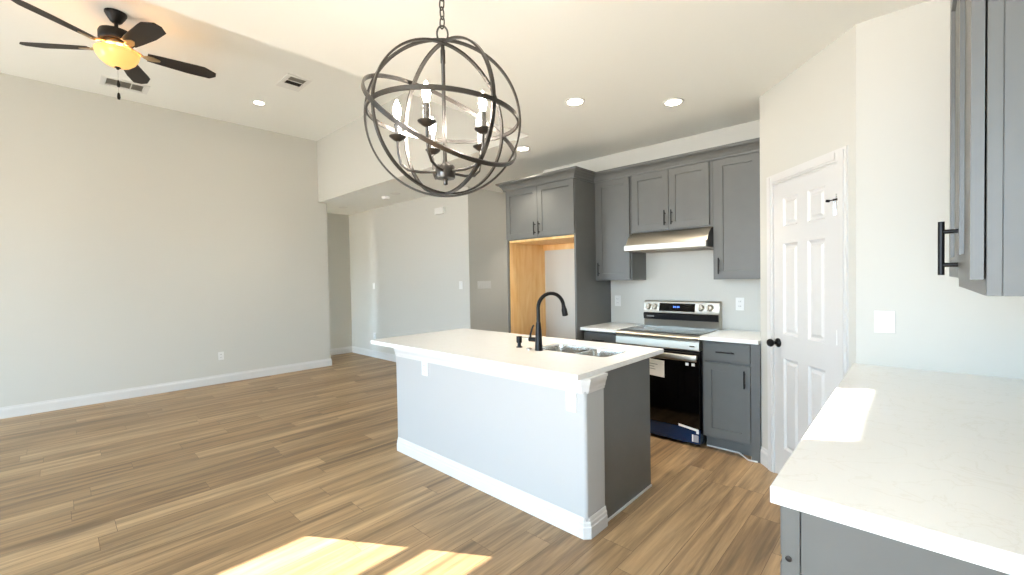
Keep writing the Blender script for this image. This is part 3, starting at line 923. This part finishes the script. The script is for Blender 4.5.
copy_tree(o1, (-1.136, YK, 1.165), 0, 'white outlet on the backsplash right of the range')
switch('white two-rocker switch plate on the wall above the near right countertop', (-0.117, PB.y, 1.168), 0, 1, 0.083)
s1 = switch('small white switch on the hall wall near its right corner', (-4.84, YH, 1.34), 0, 1)
copy_tree(s1, (-7.34, YH, 1.33), 0, 'small white switch at the far left of the hall wall')
switch('wide white multi-gang switch plate on the passage wall beside refrigerator alcove', (XP, 4.355, 1.34), PI / 2, 5, 0.27)
b = MB(); b.box(-5.38, -5.17, YH - 0.045, YH - 0.0005, 2.42, 2.52, 0.006, 2)
o = b.build('door_chime', M['plate']); tag(o, 'small pale box of a door chime high on the hall wall', 'door chime'); origin_box(o, (-5.27, YH, 2.47))

# ------------------------------------------------------------------ ceiling lights, vents, detector
LAMP_W = 60.0
def recessed(label, loc, lit=True, rad=0.054):
    r = thing('recessed_light', label, 'ceiling light', loc, 'recessed ceiling lights')
    b = MB(); b.lathe([(rad + 0.022, 0), (rad + 0.02, -0.006), (rad + 0.004, -0.008), (rad, -0.004), (rad, 0)], (0, 0, 0), 36, cap=False); b.build('trim_ring', M['plate'], r, True, True)
    b = MB(); b.lathe([(rad - 0.0005, -0.0035), (rad - 0.001, -0.001)], (0, 0, 0), 36); b.build('lens', M['lens'] if lit else M['lensdim'], r, True, True)
    if lit:
        l = bpy.data.lights.new('downlight_lamp', 'SPOT')
        l.energy = LAMP_W; l.color = (1.0, 0.9, 0.76); l.spot_size = math.radians(88); l.spot_blend = 0.8; l.shadow_soft_size = 0.05
        lo = bpy.data.objects.new('downlight_lamp', l); COL.objects.link(lo); lo.parent = r; lo.location = (0, 0, -0.012)
    return r
recessed('lit recessed light in kitchen ceiling just right of the chandelier', (-1.864, 2.713, ZK))
recessed('lit recessed light nearest the pantry in the kitchen ceiling', (-1.343, 3.26, ZK))
recessed('lit recessed light above the refrigerator cabinet, partly behind the chandelier', (-2.913, 3.304, ZK))
recessed('lit recessed light in the living room ceiling below the supply vent', (-6.2, 1.885, ZL))
recessed('dim recessed light in the hall ceiling beside the smoke detector', (-5.76, 3.583, ZK), False)
recessed('dim recessed light at the far left of the hall ceiling', (-7.46, 3.576, ZK), False)
r_ = recessed('unseen recessed light added over the passage behind the refrigerator cabinet', (-4.0, 4.9, ZK))  # added out of sight to brighten the passage wall

r = thing('smoke_detector', 'round white smoke detector on the hall ceiling', 'smoke detector', (-6.1, 3.63, ZK))
b = MB(); b.lathe([(0.07, 0), (0.07, -0.008), (0.062, -0.012), (0.058, -0.032), (0.048, -0.038), (0.0, -0.039)], (-6.1, 3.63, ZK), 32); b.build('housing', M['plate'], r, True)
b = MB(); b.lathe([(0.012, 0), (0.011, -0.003), (0, -0.003)], (-6.08, 3.61, ZK - 0.0385), 14); b.build('test_button', M['plate'], r, True)

def vent(name, label, cx, cy, lx, ly, slots, axis):
    r = thing(name, label, 'vent', (cx, cy, ZL), 'white vents in the living room ceiling')
    b = MB()
    z = ZL
    b.box(cx - lx / 2, cx + lx / 2, cy - ly / 2, cy - ly / 2 + 0.045, z - 0.008, z - 0.0005); b.box(cx - lx / 2, cx + lx / 2, cy + ly / 2 - 0.045, cy + ly / 2, z - 0.008, z - 0.0005)
    b.box(cx - lx / 2, cx - lx / 2 + 0.045, cy - ly / 2 + 0.045, cy + ly / 2 - 0.045, z - 0.008, z - 0.0005); b.box(cx + lx / 2 - 0.045, cx + lx / 2, cy - ly / 2 + 0.045, cy + ly / 2 - 0.045, z - 0.008, z - 0.0005)
    b.build('frame', M['plate'], r)
    return r
def grille(vr, x0, x1, y0, y1, m, n, along_y):
    b = MB(); b.box(x0, x1, y0, y1, ZL - 0.003, ZL - 0.0005); bk = b.build('backing', m, vr)
    b = MB()
    w = (x1 - x0) if along_y else (y1 - y0)
    for k in range(n):
        q = (x0 if along_y else y0) + (k + 0.15) * w / n
        pr = [(q, ZL - 0.003), (q + 0.55 * w / n, ZL - 0.009), (q + 0.65 * w / n, ZL - 0.009), (q + 0.15 * w / n, ZL - 0.003)]
        if along_y: b.prism(pr, y0, y1, lambda a, c, h: (a, h, c))
        else: b.prism(pr, x0, x1, lambda a, c, h: (h, a, c))
    b.build('louvers', m, bk)
vr = vent('ceiling_vent', 'white square supply vent in the living room ceiling above a recessed light', -5.305, 1.985, 0.4, 0.26, 2, 'x')
grille(vr, -5.365, -5.285, 1.88, 2.09, M['ventdark'], 4, True)
grille(vr, -5.255, -5.165, 1.88, 2.09, M['greyvent'], 4, True)
b = MB(); b.box(-5.46, -5.37, 1.9005, 2.0695, ZL - 0.006, ZL - 0.0005); b.build('face_plate', M['plate'], vr)
vr = vent('ceiling_vent', 'long narrow white return vent in the ceiling behind the fan light', -6.71, 0.635, 0.3, 0.42, 3, 'y')
for k in range(3):
    a = 0.635 - 0.16 + k * 0.109
    grille(vr, -6.805, -6.615, a, a + 0.097, M['greyvent'], 7, True)

# ------------------------------------------------------------------ ceiling fan
def fan():
    cx, cy = -5.0, 0.43
    r = thing('ceiling_fan', 'dark five-blade ceiling fan with glowing amber bowl light in the living room', 'ceiling fan', (cx, cy, ZL))
    b = MB(); b.lathe([(0.075, 0), (0.075, -0.012), (0.066, -0.03), (0.04, -0.075), (0.025, -0.088), (0.0, -0.09)], (cx, cy, ZL), 32); b.build('canopy', M['fanblack'], r, True)
    b = MB(); b.lathe([(0.0135, -0.085), (0.0135, -0.155)], (cx, cy, ZL), 16); b.build('downrod', M['fanblack'], r, True)
    b = MB(); b.lathe([(0.03, -0.135), (0.075, -0.15), (0.112, -0.165), (0.12, -0.185), (0.12, -0.235), (0.11, -0.25), (0.0, -0.252)], (cx, cy, ZL), 40); b.build('motor_housing', M['fanblack'], r, True)
    b = MB(); b.lathe([(0.085, -0.2521), (0.095, -0.27), (0.095, -0.288), (0.06, -0.3), (0.055, -0.318), (0.0, -0.318)], (cx, cy, ZL), 36); b.build('switch_housing', M['brass'], r, True)
    zb = 3.452
    for k in range(5):
        a = math.radians(-56.5 + 72 * k)
        u = Vector((math.cos(a), math.sin(a), 0)); v = Vector((-math.sin(a), math.cos(a), 0))
        tilt = math.radians(-13)
        def P(s, t, w):
            return Vector((cx, cy, zb)) + u * s + v * (t * math.cos(tilt)) + Vector((0, 0, 1)) * (t * math.sin(tilt) + w)
        poly = [(0.2, -0.052), (0.3, -0.062), (0.56, -0.078), (0.61, -0.078), (0.705, -0.03), (0.71, 0.02), (0.665, 0.07), (0.5, 0.076), (0.3, 0.062), (0.2, 0.052)]
        b = MB(); b.prism(poly, -0.003, 0.003, lambda p, q, h: tuple(P(p, q, h))); bl = b.build('blade', M['blade'], r)
        b = MB()
        b.prism([(0.24, -0.03), (0.285, -0.012), (0.29, 0.0), (0.285, 0.012), (0.24, 0.03), (0.2, 0.03), (0.17, 0.012), (0.17, -0.012), (0.2, -0.03)], -0.009, -0.0035, lambda p, q, h: tuple(P(p, q, h)))
        b.tube([P(0.09, 0, 0.035), P(0.13, 0, 0.02), P(0.17, 0, -0.002), P(0.2, 0, -0.007)], 0.011, 8)
        b.build('blade_iron', M['brass'], bl)
    b = MB()
    b.lathe([(0.001, -0.462), (0.04, -0.458), (0.085, -0.44), (0.12, -0.408), (0.142, -0.37), (0.15, -0.335), (0.15, -0.328), (0.146, -0.328), (0.138, -0.36), (0.115, -0.4), (0.08, -0.43), (0.001, -0.45)], (cx, cy, ZL), 44, cap=False)
    b.build('light_bowl', M['bowl'], r, True)
    b = MB(); b.lathe([(0.0, -0.483), (0.009, -0.478), (0.012, -0.47), (0.022, -0.464), (0.02, -0.455)], (cx, cy, ZL), 18); b.build('finial', M['fanblack'], r, True)
    b = MB(); b.tube([(cx, cy, ZL - 0.48), (cx, cy, ZL - 0.72)], 0.0018, 6); pc = b.build('pull_chain', M['chrome'], r)
    for z in (3.16, 3.055):
        b = MB(); b.lathe([(0.004, 0.03), (0.009, 0.02), (0.012, -0.01), (0.009, -0.028), (0, -0.03)], (cx + (0.004 if z > 3.1 else 0), cy, z), 12); b.build('chain_pull', M['fanblack'], pc, True)
    for k in range(3):
        a = 2 * PI * k / 3 + 0.4
        b = MB(); b.lathe([(0.012, 0), (0.02, 0.03), (0.022, 0.045), (0.012, 0.062), (0, 0.064)], (cx + 0.03 * math.cos(a), cy + 0.03 * math.sin(a), ZL - 0.372), 14, (math.cos(a), math.sin(a), 0.15)); b.build('bulb', M['fanbulb'], r, True)
M['fanbulb'] = mat('fan_bulb', (255, 240, 215), 0.4, emit=(255, 200, 130), estr=100.0)
fan()

# ------------------------------------------------------------------ orb chandelier
def chandelier():
    C = Vector((-1.274, 1.007, 2.024))
    r = thing('chandelier', 'dark iron orb chandelier of crossed rings with five lit candle bulbs', 'chandelier', (C.x, C.y, ZK))
    rings = [((0.9908, -0.1281, -0.0438), 0.2717), ((0.0455, 0.9988, 0.0206), 0.2743), ((-0.7676, 0.6398, 0.038), 0.2835), ((-0.0482, -0.0289, -0.9984), 0.2739), ((0.6854, -0.0284, 0.7276), 0.2971)]
    for n, rad in rings:
        n = Vector(n).normalized(); a = n.orthogonal().normalized(); c = n.cross(a)
        pts = [C + (a * math.cos(2 * PI * k / 96) + c * math.sin(2 * PI * k / 96)) * rad for k in range(96)]
        b = MB(); b.tube(pts, 0, closed=True, rect=(0.007, 0.0145), up=lambda p: p - C); b.build('ring', M['iron'], r)
    b = MB(); b.lathe([(0.0, -0.245), (0.008, -0.242), (0.008, -0.228), (0.012, -0.222), (0.034, -0.22), (0.036, -0.215), (0.036, -0.178), (0.032, -0.172), (0.012, -0.168), (0.007, -0.15), (0.007, 0.2), (0.009, 0.205), (0.009, 0.25), (0.007, 0.255), (0.007, 0.285)], C, 24); b.build('stem', M['iron'], r, True)
    zc = C.z - 0.075
    for k in range(5):
        a = math.radians(-130 + 72 * k)
        u = Vector((math.cos(a), math.sin(a), 0))
        pts = [C + u * 0.03 + Vector((0, 0, -0.196)), C + u * 0.09 + Vector((0, 0, -0.197)), C + u * 0.135 + Vector((0, 0, -0.19)), C + u * 0.16 + Vector((0, 0, -0.168)), C + u * 0.168 + Vector((0, 0, -0.13)), C + u * 0.17 + Vector((0, 0, -0.078))]
        b = MB(); b.tube(pts, 0.0052, 10); arm = b.build('arm', M['iron'], r, True)
        q = Vector((C.x, C.y, 0)) + u * 0.17 + Vector((0, 0, zc))
        b = MB(); b.lathe([(0.006, -0.012), (0.014, -0.008), (0.03, 0.004), (0.031, 0.007), (0.028, 0.007), (0.012, 0.0)], q, 24); b.build('drip_cup', M['iron'], arm, True)
        b = MB(); b.lathe([(0.0115, 0.001), (0.0115, 0.066), (0.009, 0.068)], q, 18); b.build('candle_sleeve', M['candle'], arm, True)
        b = MB(); b.lathe([(0.007, 0.0685), (0.009, 0.075), (0.013, 0.088), (0.0145, 0.098), (0.0125, 0.112), (0.007, 0.128), (0.002, 0.139), (0.0, 0.14)], q, 18); b.build('bulb', M['bulb'], arm, True)
    # loop, chain and ceiling plate
    def link(cz, h, w, yaw, rr):
        pts = []
        for k in range(24):
            t = 2 * PI * k / 24
            x = w / 2 * math.cos(t); z = h / 2 * math.sin(t)
            pts.append((C.x + x * math.cos(yaw), C.y + x * math.sin(yaw), cz + z))
        return pts
    b = MB(); b.tube(link(C.z + 0.31, 0.06, 0.04, 0.9, 0), 0.0035, 8, closed=True); b.build('hanging_loop', M['iron'], r, True)
    b = MB()
    z = C.z + 0.352
    k = 0
    while z < ZK - 0.045:
        b.tube(link(z, 0.045, 0.02, 0.2 + (PI / 2 if k % 2 else 0), 0), 0.0027, 8, closed=True)
        z += 0.034; k += 1
    b.build('chain', M['iron'], r, True)
    b = MB(); b.lathe([(0.06, 0), (0.06, -0.01), (0.05, -0.02), (0.02, -0.026), (0.006, -0.03), (0.006, -0.045), (0, -0.046)], (C.x, C.y, ZK), 28); b.build('canopy', M['iron'], r, True)
chandelier()
